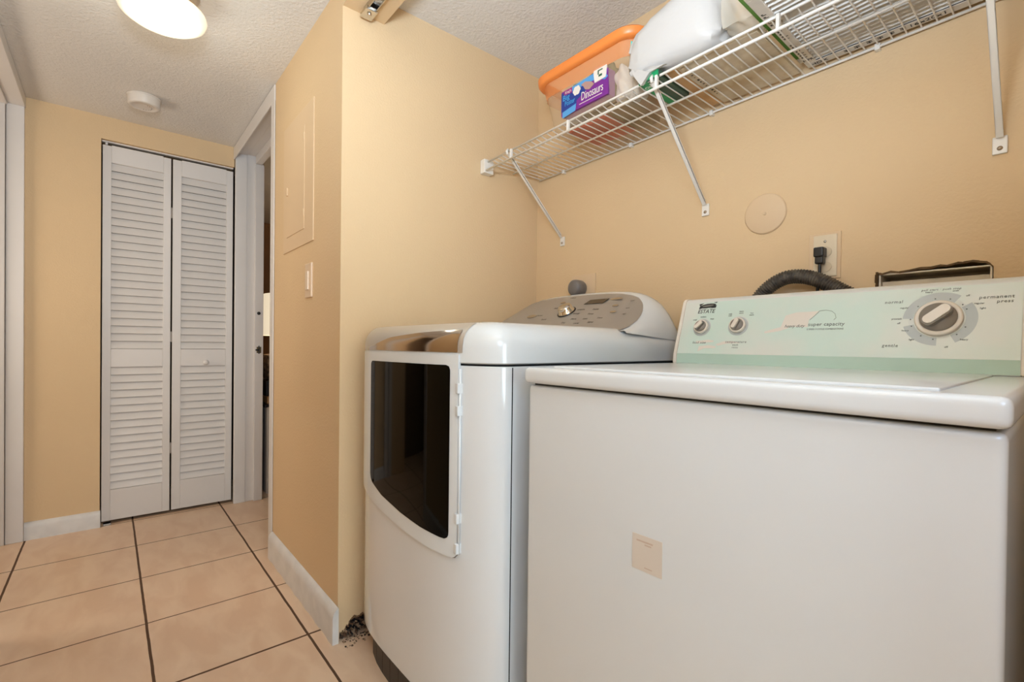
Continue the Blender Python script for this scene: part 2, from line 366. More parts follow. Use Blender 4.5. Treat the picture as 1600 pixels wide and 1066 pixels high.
t = thing('smoke_detector', 'round off-white smoke detector on the hall ceiling before the closet', 'smoke detector', (-3.0, .128, H))
MS = Matrix.Translation((-3.0, .128, 0)); DET = mat('off_white_plastic', (222, 212, 200), .45)
bm = new(); lathe(bm, [(0, H-.0005), (.070, H-.0005), (.070, H-.008), (0, H-.008)], MS, 40); obj('base_plate', bm, DET, t)
bm = new(); lathe(bm, [(.066, H-.008), (.065, H-.042), (.062, H-.046), (.05, H-.048), (.048, H-.0465), (.02, H-.0475), (0, H-.0475)], MS, 40); obj('housing', bm, DET, t)
bm = new()
for k in range(9):
    a = k*.35+.4; box(bm, (-3.0+.03*math.cos(a)-.003, .128+.03*math.sin(a)-.001, H-.0490), (-3.0+.03*math.cos(a)+.003, .128+.03*math.sin(a)+.001, H-.047))
obj('vent_slots', bm, mat('slot_grey', (150, 140, 130), .8), t)

# ------------------------------------------------------------------ dryer
DW, DC = .36, -1.19
def dys(x, d=0.):
    s = min(.9999, abs(x-DC)/(DW-d)); return .70-(.095-d)*math.sqrt(1-s**3.2)
def plan(d=0., back=1.385, n=36, yoff=0.):
    pts = []
    for i in range(n+1):
        a = -PI/2+PI*i/n; x = DC+(DW-d)*math.sin(a); pts.append((x, dys(x, d)+yoff))
    pts[0] = (DC-DW+d, .70+yoff); pts[-1] = (DC+DW-d, .70+yoff)
    for k in range(1, 6): pts.append((DC+DW-d, .70+(back-d-.70)*k/5))
    for k in range(0, 5): pts.append((DC-DW+d, back-d-(back-d-.70)*k/5))
    return pts
def loft(layers, cap=True):
    bm = new(); rings = [[bm.verts.new((x, y, z)) for x, y in P] for P, z in layers]
    for a, b in zip(rings, rings[1:]):
        n = len(a)
        for k in range(n): bm.faces.new((a[k], a[(k+1) % n], b[(k+1) % n], b[k]))
    if cap: bm.faces.new(rings[0][::-1]); bm.faces.new(rings[-1])
    return bm
dr = thing('dryer', 'white front-door dryer with black window and rounded silver control panel in the alcove corner', 'dryer', (DC, 1.0, 0))
obj('cabinet', loft([(plan(.003), .115), (plan(0), .118), (plan(0), .950), (plan(.003), .9525)]), ENAMD, dr, 30)
obj('inner_seam', loft([(plan(.008), .9525), (plan(.008), .958)]), DARK, dr)
# kick plate: separate dark panels
bm = new()
for i in range(12):
    xa, xb = DC-DW+.03+i*.0555, DC-DW+.03+(i+1)*.0555-.002
    n = 3
    y = lambda x: dys(x)+.030
    for f in (0,):
        vs = [bm.verts.new(p) for p in ((xa, y(xa), .0), (xb, y(xb), .0), (xb, y(xb), .116), (xa, y(xa), .116), (xa, y(xa)+.02, .0), (xb, y(xb)+.02, .0), (xb, y(xb)+.02, .116), (xa, y(xa)+.02, .116))]
        for q in ((0,1,2,3),(7,6,5,4),(0,4,5,1),(3,2,6,7),(0,3,7,4),(1,5,6,2)): bm.faces.new([vs[j] for j in q])
box(bm, (DC-DW+.02, .76, 0), (DC+DW-.02, 1.36, .116))
obj('kick_plate', bm, KICK, dr)
# top with rounded edge
FR = .058
def capz(a): return .997+FR*math.sin(a), FR*(1-math.cos(a))
lay = [(plan(.003), .957), (plan(-.003), .960), (plan(-.003), .985)]
for k in range(0, 9):
    z, d = capz(k/8*PI/2); lay.append((plan(d-.003), z))
lay.append((plan(.12), 1.058))
obj('top_panel', loft(lay), ENAM, dr, 35)
# side seam of the wrap-around front
bm = new(); box(bm, (DC+DW-.001, .699, .12), (DC+DW+.0007, .7015, .950)); obj('side_seam', bm, DARK, dr)
def patch(xs, lo, hi, o0, o1, nz=1, surf=None):
    """slab following the bowed front between two height curves"""
    surf = surf or (lambda x, z: (x, dys(x), z)); bm = new(); R0 = []; R1 = []
    for x in xs:
        a, b = lo(x), hi(x)
        R0.append([]); R1.append([])
        for k in range(nz+1):
            z = a+(b-a)*k/nz; p = Vector(surf(x, z)); nrm = Vector((-(dys(x+.002)-dys(x-.002))/.004, -1, 0)).normalized()*-1
            nrm = Vector(((dys(x+.002)-dys(x-.002))/.004, -1, 0)).normalized()
            R0[-1].append(bm.verts.new(p+nrm*o0)); R1[-1].append(bm.verts.new(p+nrm*o1))
    n = len(xs)
    for i in range(n-1):
        for k in range(nz):
            bm.faces.new((R1[i][k], R1[i+1][k], R1[i+1][k+1], R1[i][k+1])); bm.faces.new((R0[i][k], R0[i][k+1], R0[i+1][k+1], R0[i+1][k]))
        bm.faces.new((R0[i][0], R0[i+1][0], R1[i+1][0], R1[i][0])); bm.faces.new((R0[i][-1], R1[i][-1], R1[i+1][-1], R0[i+1][-1]))
    for i, s in ((0, 1), (n-1, -1)):
        for k in range(nz): bm.faces.new((R0[i][k], R1[i][k], R1[i][k+1], R0[i][k+1]))
    return bm
def rng(a, b, n): return [a+(b-a)*i/n for i in range(n+1)]
dlo = [(-1.46, .556), (-1.43, .547), (-1.393, .540), (-1.283, .522), (-1.164, .508), (-1.035, .501), (-.961, .502), (-.942, .503), (-.934, .507), (-.930, .513), (-.928, .520)]
door = obj('door', patch(rng(-1.46, -1.0, 24)+rng(-.98, -.928, 16), lambda x: interp(x, dlo), lambda x: .978, -.001, .007), ENAM, dr, 50)
door['label'] = 'white curved door frame'
bm = patch(rng(-1.466, -.924, 40), lambda x: interp(x, dlo)-.0035, lambda x: interp(x, dlo)+.01, .0, .0012); obj('door_gap', bm, mat('seam_grey', (120, 112, 104), .8), dr)
wlo = [(-1.372, .640), (-1.371, .612), (-1.366, .600), (-1.355, .590), (-1.284, .569), (-1.165, .551), (-1.065, .543), (-.985, .541), (-.966, .542), (-.958, .546), (-.954, .552), (-.953, .560)]
whi = [(-1.372, .940), (-1.369, .946), (-1.362, .951), (-.966, .953), (-.957, .950), (-.953, .942)]
xs = sorted(set([a for a, _ in wlo]+[a for a, _ in whi]+rng(-1.35, -.97, 26)))
o = obj('window_glass', patch(xs, lambda x: interp(x, wlo), lambda x: interp(x, whi), .006, .0085), GLASSB, door, 30); o['label'] = 'glossy black window'
bm = new()
for z in (.900, .848, .598, .528):
    bm = new(); rbox(bm, (-.930, dys(-.926)-.012, z-.012), (-.9205, dys(-.926)+.004, z+.012), .002, 2); obj('hinge', bm, ENAM, door)
bm = new(); tube(bm, [(-.9235, dys(-.9235)-.004, .515), (-.9235, dys(-.9235)-.004, .945)], .0035, 8); obj('hinge_rod', bm, ENAM, door)
# silver trim over the rounded front edge
def capsurf(x, a):
    z, d = capz(max(0, a)*PI/2); d -= .003
    if a < 0: z = .997+a*.02
    return (x, dys(x, d), z)
def trim(x0, x1, alo, ahi, off, n=44, na=10):
    bm = new(); R = []
    for i in range(n+1):
        x = x0+(x1-x0)*i/n; a0, a1 = alo(x), ahi(x); r = []
        for k in range(na+1):
            a = a0+(a1-a0)*k/na; p = Vector(capsurf(x, a)); nn = Vector(((dys(x+.002)-dys(x-.002))/.004, -1, 0)).normalized()*math.cos(max(0, a)*PI/2)+Vector((0, 0, math.sin(max(0, a)*PI/2)))
            r.append(bm.verts.new(p+nn*off))
        R.append(r)
    for a, b in zip(R, R[1:]):
        for k in range(na): bm.faces.new((a[k], b[k], b[k+1], a[k+1]))
    return bm
o = obj('front_trim', trim(-1.49, -.918, lambda x: -.75, lambda x: .80, .0012), mat('satin_silver_trim', (204, 198, 190), .38, metal=.6), dr, 60); o['label'] = 'silver trim above the door'
def chi(x): return interp(x, [(-1.42, -.65), (-1.39, -.2), (-1.34, .05), (-1.25, .25), (-1.1, .38), (-.93, .46)])
o = obj('handle_recess', trim(-1.42, -.932, lambda x: -.68, chi, .0022), BRONZE, dr, 60); o['label'] = 'mirror-like smoky chrome inset'
# console
zr_r = [(.0, 1.196), (.137, 1.193), (.20, 1.188), (.242, 1.180), (.270, 1.170), (.292, 1.157), (.312, 1.140), (.328, 1.118), (.342, 1.090), (.352, 1.062), (.358, 1.038)]
def zr(x): return interp(abs(x-DC), zr_r)
def cprof(x):
    z = zr(x); e = max(0, abs(x-DC)-.25)/.11; yb = 1.105+.02*e*e
    base = 1.040 if abs(x-DC) > .352 else 1.046
    h = z-base
    return [(yb, base), (yb+.060, base+h*.30), (yb+.120, base+h*.57), (yb+.180, base+h*.82), (1.318, base+h*.95), (1.335, base+h*.99), (1.352, z), (1.372, base+h*.97), (1.388, base+h*.85), (1.395, base+h*.6), (1.396, 1.022)]
xs = [DC-a for a in (.358, .352, .342, .328, .312, .292, .270, .242, .2, .137, .07)]+[DC]+[DC+a for a in (.07, .137, .2, .242, .27, .292, .312, .328, .342, .352, .358)]
bm = new(); R = [[bm.verts.new((x, y, z)) for y, z in cprof(x)] for x in xs]
for a, b_ in zip(R, R[1:]):
    for k in range(10): bm.faces.new((a[k], b_[k], b_[k+1], a[k+1]))
bm.faces.new(R[0]); bm.faces.new(R[-1][::-1])
con = obj('control_console', bm, ENAM, dr, 60)
def csurf(x, t, off=0.):
    P = cprof(x); Pd = [0]
    q = P[:5]; Ls = [math.dist(q[i], q[i+1]) for i in range(4)]; s = t*sum(Ls)
    for i in range(4):
        if s <= Ls[i] or i == 3:
            u = s/max(1e-6, Ls[i]); y = q[i][0]+(q[i+1][0]-q[i][0])*u; z = q[i][1]+(q[i+1][1]-q[i][1])*u
            ty, tz = q[i+1][0]-q[i][0], q[i+1][1]-q[i][1]; l = math.hypot(ty, tz); return Vector((x, y-tz/l*off, z+ty/l*off))
        s -= Ls[i]
def cpatch(xs, lo, hi, o1, n=8):
    bm = new(); R = []
    for x in xs: R.append([bm.verts.new(csurf(x, lo(x)+(hi(x)-lo(x))*k/n, o1)) for k in range(n+1)])
    for a, b in zip(R, R[1:]):
        for k in range(n): bm.faces.new((a[k], b[k], b[k+1], a[k+1]))
    return bm
ghi = [(0, .97), (.2, .965), (.27, .95), (.295, .88), (.312, .76), (.324, .6), (.332, .42), (.336, .25)]
o = obj('control_panel', cpatch(rng(DC-.336, DC+.336, 90), lambda x: .03, lambda x: interp(abs(x-DC), ghi), .0016), SILV, con, 60); o['label'] = 'silver control panel'
def cfr(x, t, off=.0022):
    p = csurf(x, t, off); q = csurf(x, t+.05, off); return frame_m(p, (1, 0, 0), q-p)
bm = new(); lathe(bm, [(.030, 0), (.030, .004), (.026, .006), (.025, .020), (.022, .024), (.0, .025)], cfr(-1.140, .47), 32); obj('dial', bm, CHROME, con)
bm = new(); lathe(bm, [(.034, 0), (.034, .002), (.030, .0025)], cfr(-1.140, .47), 32); obj('dial_ring', bm, BLACK, con)
bm = new(); prism(bm, [(-.042, -.016), (.040, -.016), (.046, .016), (-.036, .016)], 0, .001, cfr(-1.058, .73)); obj('display', bm, mat('lcd_dark', (44, 34, 26), .15), con)
for xx, tt, ra, rb in ((-.985, .80, .024, .0075), (-1.300, .40, .024, .011), (-.958, .62, .012, .006), (-.940, .46, .012, .006), (-1.215, .75, .012, .006)):
    bm = new(); prism(bm, [(ra*math.cos(a*PI/12), rb*math.sin(a*PI/12)) for a in range(24)], 0, .002, cfr(xx, tt)); obj('button', bm, STEEL, con)
bm = new()
for xx, tt, s in ((-1.262, .42, 'Sensor'), (-1.195, .90, 'Heavy'), (-1.215, .60, 'Bulky'), (-1.085, .52, 'Wrinkle'), (-1.02, .52, 'Damp'), (-1.085, .42, 'Energy'), (-1.02, .40, 'Temp'), (-1.07, .28, 'More'), (-1.02, .28, 'Less'), (-.965, .30, 'Time'), (-1.10, .20, 'Dry'), (-1.04, .18, 'Level'), (-.985, .20, 'Signal'), (-.915, .62, 'Start'), (-.905, .47, 'Stop'), (-.93, .82, 'Power'), (-1.15, .13, 'Normal'), (-1.215, .30, 'Quick')):
    bm = new(); text(bm, s, .011, cfr(xx, tt)); obj('printed_word', bm, mat('panel_ink', (110, 102, 92), .5), con)

# ------------------------------------------------------------------ washer
X0, X1, Y0 = -.764, -.046, .690
wa = thing('washing_machine', 'white top-load washing machine with mint film on its control console in the foreground', 'washing machine', (-.4, 1.03, 0))
bm = new(); rbox(bm, (X0, Y0, .03), (X1, 1.375, .9175), .010, 5); obj('cabinet', bm, ENAM, wa, 35)
bm = new(); box(bm, (X0+.01, Y0+.01, .9160), (X1-.01, 1.37, .922)); obj('lid_seam', bm, mat('seam_shadow', (60, 56, 50), .9), wa)
bm = new()
for x in (X0+.05, X1-.05):
    for y in (Y0+.05, 1.32): bm = new(); lathe(bm, [(.02, 0), (.02, .012), (.010, .014), (.010, .032)], Matrix.Translation((x, y, 0)), 16); obj('foot', bm, BLACK, wa)
bm = new(); rbox(bm, (X0-.001, Y0-.014, .9215), (X1+.004, 1.375, .9550), .011, 5); top = obj('top_panel', bm, ENAM, wa, 35)
bm = new(); rbox(bm, (X0+.055, Y0+.020, .953), (X1-.055, 1.205, .9585), .0025, 3); lidp = obj('lid', bm, ENAM, wa, 35)
# console: extruded profile
ZT = .9555
prof = [(1.252, ZT), (1.2545, .984), (1.3045, 1.132), (1.310, 1.139), (1.320, 1.142), (1.352, 1.142), (1.365, 1.135), (1.372, 1.118), (1.372, ZT)]
Mc = frame_m((0, 0, 0), (0, 1, 0), (0, 0, 1))
bm = new(); prism(bm, prof, X0+.012, X1-.024, Mc); cons = obj('control_console', bm, mat('console_back', (222, 222, 216), .4), wa, 40)
def grow(p, k): cx = 1.315; cz = 1.04; return [(cx+(y-cx)*(1+k), max(ZT-.0, cz+(z-cz)*(1+k))) for y, z in p]
for xa, xb in ((X0+.0, X0+.0125), (X1-.0245, X1-.012)):
    bm = new(); t_ = bmesh.new(); prism(t_, grow(prof, .018), xa, xb, Mc)
    bmesh.ops.bevel(t_, geom=t_.edges[:], offset=.002, segments=2, affect='EDGES'); merge(bm, t_)
    obj('end_cap', bm, PLW, cons, 40)
# console face frame: u along X from 0, v up the slope from the crease
pc = Vector((0, 1.2545, .984)); sv = (Vector((0, 1.3045, 1.132))-pc).normalized()
def cf(x, v, off=.0009): 
    o = pc+sv*v+Vector((x, 0, 0)); M = frame_m(o, (1, 0, 0), sv); return M @ Matrix.Translation((0, 0, off))
CX0, CX1 = X0+.0126, X1-.0246
bm = new(); prism(bm, [(CX0, 0), (CX1, 0), (CX1, .1545), (CX0, .1545)], 0, .0007, cf(0, 0, 0)); film = obj('control_panel', bm, MINT, cons); film['label'] = 'mint protective film over the panel'
lv = (Vector((0, 1.2545, .984))-Vector((0, 1.252, ZT))).normalized()
bm = new(); prism(bm, [(CX0, 0), (CX1, 0), (CX1, .0275), (CX0, .0275)], 0, .0008, frame_m((0, 1.252, ZT+.001), (1, 0, 0), lv)); obj('lower_strip', bm, MINTD, cons)
# peeled spots where the panel under the film shows
PEEL = mat('bare_panel', (226, 218, 206), .4)
bm = new()
for P in ([(-.518, .0575), (-.482, .0635), (-.4741, .0669), (-.466, .070), (-.4623, .0740), (-.4223, .0724), (-.4217, .0903), (-.402, .1100), (-.4025, .1123), (-.4508, .1115), (-.4746, .1042), (-.4824, .0739), (-.52, .0625)],
          [(-.700, .0365), (-.665, .041), (-.648, .038), (-.650, .034), (-.70, .030)], [(-.690, .006), (-.688, .022), (-.66, .025), (-.640, .022), (-.641, .0165), (-.672, .016)],
          [(-.642, .0275), (-.620, .036), (-.598, .037), (-.580, .033), (-.575, .030), (-.61, .030), (-.635, .0235)]):
    prism(bm, P, 0, .0003, cf(0, 0, .0007))
obj('bare_patch', bm, PEEL, film)
bm = new(); tube(bm, [cf(x, v, .001) @ Vector() for x, v in ((-.402, .1125), (-.388, .114), (-.376, .111), (-.369, .104), (-.366, .094), (-.370, .089))], .0007, 6); tube(bm, [cf(x, v, .001) @ Vector() for x, v in ((-.42, .0905), (-.412, .099), (-.402, .1115))], .0007, 6)
obj('film_crease', bm, mat('film_edge', (168, 182, 168), .5), film)
def arc(bm, x, v, r0, r1, a0, a1, off=.0008, n=40):
    P = [(r1*math.cos(math.radians(a0+(a1-a0)*i/n)), r1*math.sin(math.radians(a0+(a1-a0)*i/n))) for i in range(n+1)]
    Q = [(r0*math.cos(math.radians(a0+(a1-a0)*i/n)), r0*math.sin(math.radians(a0+(a1-a0)*i/n))) for i in range(n+1)]
    for i in range(n):
        vs = [bm.verts.new(cf(x, v, off) @ Vector((p[0], p[1], 0))) for p in (P[i], P[i+1], Q[i+1], Q[i])]; bm.faces.new(vs[::-1] if a1 < a0 else vs)
bm = new(); DX_, DV = -.1865, .0845
arc(bm, DX_, DV, .040, .0575, 57, 178); arc(bm, DX_, DV, .040, .0575, 196, 269); arc(bm, DX_, DV, .040, .0575, -62, 35)
obj('dial_print', bm, RINGG, film, fix=False)
PP = mat('pale_print', (214, 216, 208), .4)
for ar in ((DX_, DV, .038, .048, 35, 56), (DX_, DV, .038, .048, 179, 195), (DX_, DV, .038, .043, 270, 296), (-.690, .0785, .018, .0262, 0, 360), (-.5885, .080, .018, .0272, 0, 360)):
    bm = new(); arc(bm, *ar, .0009); obj('scale_print', bm, PP, film, fix=False)
for kx, kv, kr in ((-.690, .0770, .0252), (-.5885, .0785, .0262)):
    bm = new(); arc(bm, kx, kv, .018, kr, 0, 360, .0010); obj('knob_shadow_ring', bm, RINGG, film, fix=False)  # knob shadow painted as a grey ring, set slightly low
def wknob(x, v, r, rot, kr=1.0, big=False):
    M = cf(x, v, .001)
    bm = new(); lathe(bm, [(r, 0), (r, .007), (r*.96, .009), (r*.80, .0095), (r*.79, .0085)], M, 48); k = obj('knob', bm, PLW, cons); k['label'] = 'cream dial with taupe centre'
    bm = new(); lathe(bm, [(r*.79, .0086), (r*.78, .0125), (0, .0125)], M, 48); obj('knob_centre', bm, KNOBG, k)
    Mr = M @ Matrix.Rotation(math.radians(rot), 4, 'Z'); w = r*.24; l = r*.66
    P = [(-l+w+w*math.cos(a*PI/12), w*math.sin(a*PI/12)) for a in range(6, 19)]+[(l-w+w*math.cos(a*PI/12), w*math.sin(a*PI/12)) for a in range(-6, 7)]
    bm = new(); hh = .030 if big else .024
    prism(bm, [(p*1.08, q*1.25) for p, q in P], .0125, hh-.004, Mr); obj('grip_side', bm, KNOBG, k, 40)
    bm = new(); prism(bm, P, hh-.004, hh, Mr); obj('grip_top', bm, PLW, k, 40)
    return k
wknob(-.690, .0785, .0200, 50); wknob(-.5885, .080, .0208, 68); wknob(DX_, DV, .0375, 43, big=True)
# printed words
bm = new()
text(bm, 'ESTATE', .0165, cf(-.686, .1255, .001), shear=.15, space=.95, sx=.95)
prism(bm, [(-.024+.024*math.cos(a)+.024, .0065*math.sin(a)) for a in [i*PI/16 for i in range(32)]], 0, .0003, cf(-.684, .1425, .0008) @ Matrix.Rotation(.10, 4, 'Z'))
prism(bm, [(-.026, .0095), (-.012, .0115), (-.024, .003)], 0, .0003, cf(-.684, .1395, .0008)); prism(bm, [(.016, .0125), (.027, .0140), (.024, .0105)], 0, .0003, cf(-.684, .1395, .0008)); prism(bm, [(-.025, -.006), (-.024, 0), (-.014, -.003)], 0, .0003, cf(-.684, .1395, .0008)); prism(bm, [(.006, -.0045), (.024, -.0035), (.026, .004)], 0, .0003, cf(-.684, .1395, .0008))
obj('brand_emblem', bm, INKD, film)
bm = new(); prism(bm, [(.017*math.cos(i*PI/16), .0026*math.sin(i*PI/16)) for i in range(32)], 0, .0003, cf(-.683, .1428, .0012) @ Matrix.Rotation(.10, 4, 'Z')); obj('emblem_inner_oval', bm, mat('emblem_taupe', (120, 116, 106), .5), film)  # paler taupe oval inside the dark emblem
bm = new()
def word(s, *a, **k):
    b_ = new(); text(b_, s, *a, **k); obj('printed_word', b_, INK, film)
word('heavy duty', .0108, cf(-.4520, .0755, .001), shear=.35, space=.95)
word('super capacity', .0122, cf(-.3850, .0785, .001), shear=.08, space=1.05)
word('2 SPEED 9 CYCLE COMBINATIONS', .0049, cf(-.386, .0665, .001))
for s, x, v, sz, sh in (('normal', -.262, .1255, .0096, .1), ('gentle', -.261, .0265, .0096, .1), ('permanent', -.106, .1265, .0096, .1), ('press', -.0940, .1170, .0092, .1),
                        ('pull start · push stop', -.187, .1490, .0062, .2), ('load size', -.690, .0325, .0095, .2), ('temperature', -.588, .0345, .0095, .2), ('wash\nrinse', -.588, .0225, .0070, .1)):
    word(s, sz, cf(x, v, .001), shear=sh, space=1.15)
for s, x, v in (('small', -.715, .101), ('medium', -.691, .1095), ('large', -.664, .1025), ('cold\ncold', -.615, .112), ('warm\nwarm', -.586, .1185), ('hot\nwarm', -.558, .112),
                ('heavy', -.205, .1440), ('regular', -.243, .1110), ('prewash', -.254, .0865), ('off', -.250, .0765), ('soak', -.164, .1440), ('off', -.146, .1320), ('regular', -.1290, .1145), ('light', -.1235, .1040), ('off', -.172, .0240), ('light', -.2265, .0400), ('heavy', -.2380, .0600), ('heavy', -.147, .0400)):
    word(s, .0052, cf(x, v, .0012))
for a in (180, 100, 70, 140, 40, 25, -25, -50, 200, 235, 262):
    bm = new(); prism(bm, [(.0013*math.cos(i*PI/4), .0013*math.sin(i*PI/4)) for i in range(8)], 0, .0003, cf(DX_+.0445*math.cos(math.radians(a)), DV+.0445*math.sin(math.radians(a)), .0011)); obj('dial_dot', bm, INK, film)
# sticker on the front
t = obj('sticker', boxes(((-.4925, Y0-.0008, .6225), (-.4345, Y0-.0001, .6825))), mat('beige_sticker', (214, 203, 190), .5), wa); t['label'] = 'small beige sticker on the front'
for qa, qb in (((-.484, .671), (-.452, .674)), ((-.468, .6665), (-.455, .669)), ((-.468, .6285), (-.453, .6305))):
    bm = new(); box(bm, (qa[0], Y0-.0010, qa[1]), (qb[0], Y0-.0008, qb[1])); obj('sticker_line', bm, mat('faint_print', (200, 178, 160), .6), t)

# ------------------------------------------------------------------ back wall fittings
t = thing('supply_box', 'beige plastic washer supply box set in a torn wall hole behind the washer', 'supply box', (-.23, 1.53, 1.0))
SB = mat('beige_box_plastic', (216, 200, 174), .5, mott=.1)
bm = new(); box(bm, (-.331, 1.500, .985), (-.128, 1.579, 1.172)); box(bm, (-.331, 1.575, .985), (-.128, 1.579, 1.190)); box(bm, (-.331, 1.486, .985), (-.327, 1.575, 1.190)); box(bm, (-.132, 1.486, .985), (-.128, 1.575, 1.190)); box(bm, (-.331, 1.486, 1.1865), (-.128, 1.575, 1.190)); box(bm, (-.331, 1.486, .985), (-.128, 1.575, .989))
obj('box_shell', bm, SB, t)
bm = new()
for a, b in (((-.331, 1.481, 1.1865), (-.128, 1.486, 1.1905)), ((-.331, 1.481, .985), (-.327, 1.486, 1.187)), ((-.132, 1.481, .985), (-.128, 1.486, 1.187))): rbox(bm, a, b, .0015, 2)
obj('front_rim', bm, mat('beige_rim', (222, 210, 190), .4), t)
bm = new()
for i, (x, z) in enumerate(hole[:-1]):
    x2, z2 = hole[i+1]
    prism(bm, [(x, z-.003), (x2, z2-.0025), (x2, z2+.001+random.random()*.002), (x, z+.001+random.random()*.002)], 0, .004, frame_m((0, YB+.002, 0), (1, 0, 0), (0, 0, 1)))
for z in rng(1.15, 1.188, 6): box(bm, (-.337-random.random()*.002, YB-.002, z), (-.332, YB+.004, z+.008))
o = obj('torn_wall_paper', bm, mat('torn_drywall', (110, 84, 54), .95, mott=.4, mscale=80)); o['kind'] = 'stuff'; tag(o, 'ragged brown torn drywall edge around the supply box hole', 'debris')

t = thing('wall_outlet', 'painted-around outlet plate with a black plug behind the washer hose', 'outlet', (-.451, YB, 1.2))
bm = new(); rbox(bm, (-.4875, YB-.004, 1.190), (-.4125, YB+.001, 1.314), .001, 1); obj('painted_border', bm, PAINTP, t)
bm = new(); rbox(bm, (-.476, YB-.008, 1.196), (-.4205, YB-.0035, 1.308), .002, 2); pl_ = obj('cover_plate', bm, mat('ivory_plate', (222, 204, 174), .4), t)
bm = new()
for k in range(24): pass
prism(bm, [(.0165*math.cos(i*PI/12), .0145*math.sin(i*PI/12)) for i in range(24)], 0, .0025, frame_m((-.448, YB-.0078, 1.222), (1, 0, 0), (0, 0, 1)))
prism(bm, [(.0165*math.cos(i*PI/12), .0145*math.sin(i*PI/12)) for i in range(24)], 0, .0025, frame_m((-.448, YB-.0078, 1.262), (1, 0, 0), (0, 0, 1)))
obj('socket', bm, mat('ivory_socket', (210, 190, 158), .4), pl_)
bm = new(); lathe(bm, [(.0035, 0), (.0035, .001), (0, .0015)], frame_m((-.448, YB-.008, 1.290), (1, 0, 0), (0, 0, 1)), 12); obj('screw', bm, STEEL, pl_)
t = thing('power_cord', 'black washer power cord plugged into the outlet behind the grey hose', 'power cord', (-.452, YB-.03, 1.2))
bm = new(); rbox(bm, (-.466, YB-.040, 1.246), (-.442, YB-.0105, 1.272), .004, 3); rbox(bm, (-.464, YB-.036, 1.228), (-.444, YB-.014, 1.248), .004, 3); obj('plug', bm, BLACK, t)
bm = new(); tube(bm, smoothpath([(-.454, YB-.026, 1.232), (-.454, YB-.028, 1.20), (-.457, YB-.03, 1.16), (-.46, YB-.04, 1.05), (-.45, YB-.045, .8)]), .0042, 8); obj('cord', bm, BLACK, t)

bm = new()
pts = smoothpath([(-.655, 1.43, .95), (-.640, 1.43, 1.06), (-.605, 1.43, 1.138), (-.570, 1.43, 1.176), (-.530, 1.43, 1.196), (-.490, 1.43, 1.196), (-.450, 1.43, 1.183), (-.405, 1.43, 1.155), (-.350, 1.432, 1.115), (-.300, 1.435, 1.05), (-.28, 1.435, .98)], 26)
# resample evenly
L_ = [0]
for a, b_ in zip(pts, pts[1:]): L_.append(L_[-1]+(b_-a).length)
n = 520; rs = []; j = 0
for i in range(n+1):
    s = L_[-1]*i/n
    while j < len(L_)-2 and L_[j+1] < s: j += 1
    rs.append(pts[j].lerp(pts[j+1], (s-L_[j])/max(1e-9, L_[j+1]-L_[j])))
rads = [.0178+.0022*max(-.6, math.sin(i/n*L_[-1]/.0066*2*PI)) for i in range(n+1)]
tube(bm, rs, .02, 20, rads=rads)
tag(obj('drain_hose', bm, mat('grey_corrugated_rubber', (92, 84, 72), .5, mott=.4, mscale=60, c2=(58, 52, 46))), 'ribbed dark grey drain hose arching up behind the washer console', 'hose')

t = thing('round_wall_cover', 'round painted blank cover on the back wall above the drain hose', 'wall cover', (-.606, YB, 1.4))
bm = new(); lathe(bm, [(.0585, -.001), (.0585, .004), (.055, .0065), (.0, .0072)], frame_m((-.6055, YB, 1.397), (1, 0, 0), (0, 0, 1)), 48); obj('disc', bm, PAINTP, t)
bm = new(); lathe(bm, [(.0055, .006), (.005, .0095), (0, .010)], frame_m((-.6055, YB, 1.397), (1, 0, 0), (0, 0, 1)), 14); obj('screw', bm, PAINTP, t)
t = thing('dryer_outlet', 'painted outlet plate with a round grey plug above the dryer', 'outlet', (-1.31, YB, 1.18))
bm = new(); rbox(bm, (-1.371, YB-.006, 1.165), (-1.246, YB+.001, 1.293), .0015, 2); obj('cover_plate', bm, PAINTP, t)
t = thing('dryer_plug', 'round grey dryer plug in the painted outlet above the dryer', 'plug', (-1.31, YB-.03, 1.2))
GP = mat('grey_plug_rubber', (118, 112, 108), .4)
bm = new(); lathe(bm, [(.030, 0), (.033, .008), (.034, .03), (.032, .045), (.024, .052), (0, .054)], frame_m((-1.318, YB-.0065, 1.236), (1, 0, 0), (0, 0, 1)), 24); obj('plug_body', bm, GP, t, 50)
bm = new(); tube(bm, smoothpath([(-1.318, YB-.038, 1.215), (-1.318, YB-.040, 1.18), (-1.316, YB-.042, 1.10), (-1.31, YB-.045, .9)]), .017, 14); obj('cord', bm, GP, t)

# ------------------------------------------------------------------ wire shelf
sh = thing('wire_shelf', 'white wire shelf on diagonal brackets across the back of the laundry alcove', 'shelf', (-.8, 1.32, 1.75))
YF = 1.175
def zs(x): return 1.743+.018*(x+1.42)
XL, XRT = -1.572, .045
def rod(bm, y, dz, r, xa=XL, xb=XRT): tube(bm, [(xa, y, zs(xa)+dz), (xb, y, zs(xb)+dz)], r, 10)
bm = new(); rod(bm, YF, .006, .0036); obj('front_rod', bm, WIRE, sh)
bm = new(); rod(bm, YF-.008, -.030, .0040); obj('lip_rod', bm, WIRE, sh)
bm = new(); rod(bm, 1.318, -.006, .0032); obj('middle_rod', bm, WIRE, sh)
bm = new(); rod(bm, 1.470, -.003, .0034); obj('back_rod', bm, WIRE, sh)
bm = new(); x = XL+.012
while x < XRT:
    z = zs(x)
    tube(bm, [(x, YF, z+.006), (x, 1.2, z+.001), (x, 1.470, z)], .0019, 6, caps=False); x += .0278
obj('wire_deck', bm, WIRE, sh)
for x in (-1.408, -1.112, -.775, -.457, -.14):
    bm = new(); z = zs(x); rbox(bm, (x-.004, YF-.012, z-.030), (x+.004, YF-.001, z+.006), .002, 2); obj('rod_link', bm, WIRE, sh)
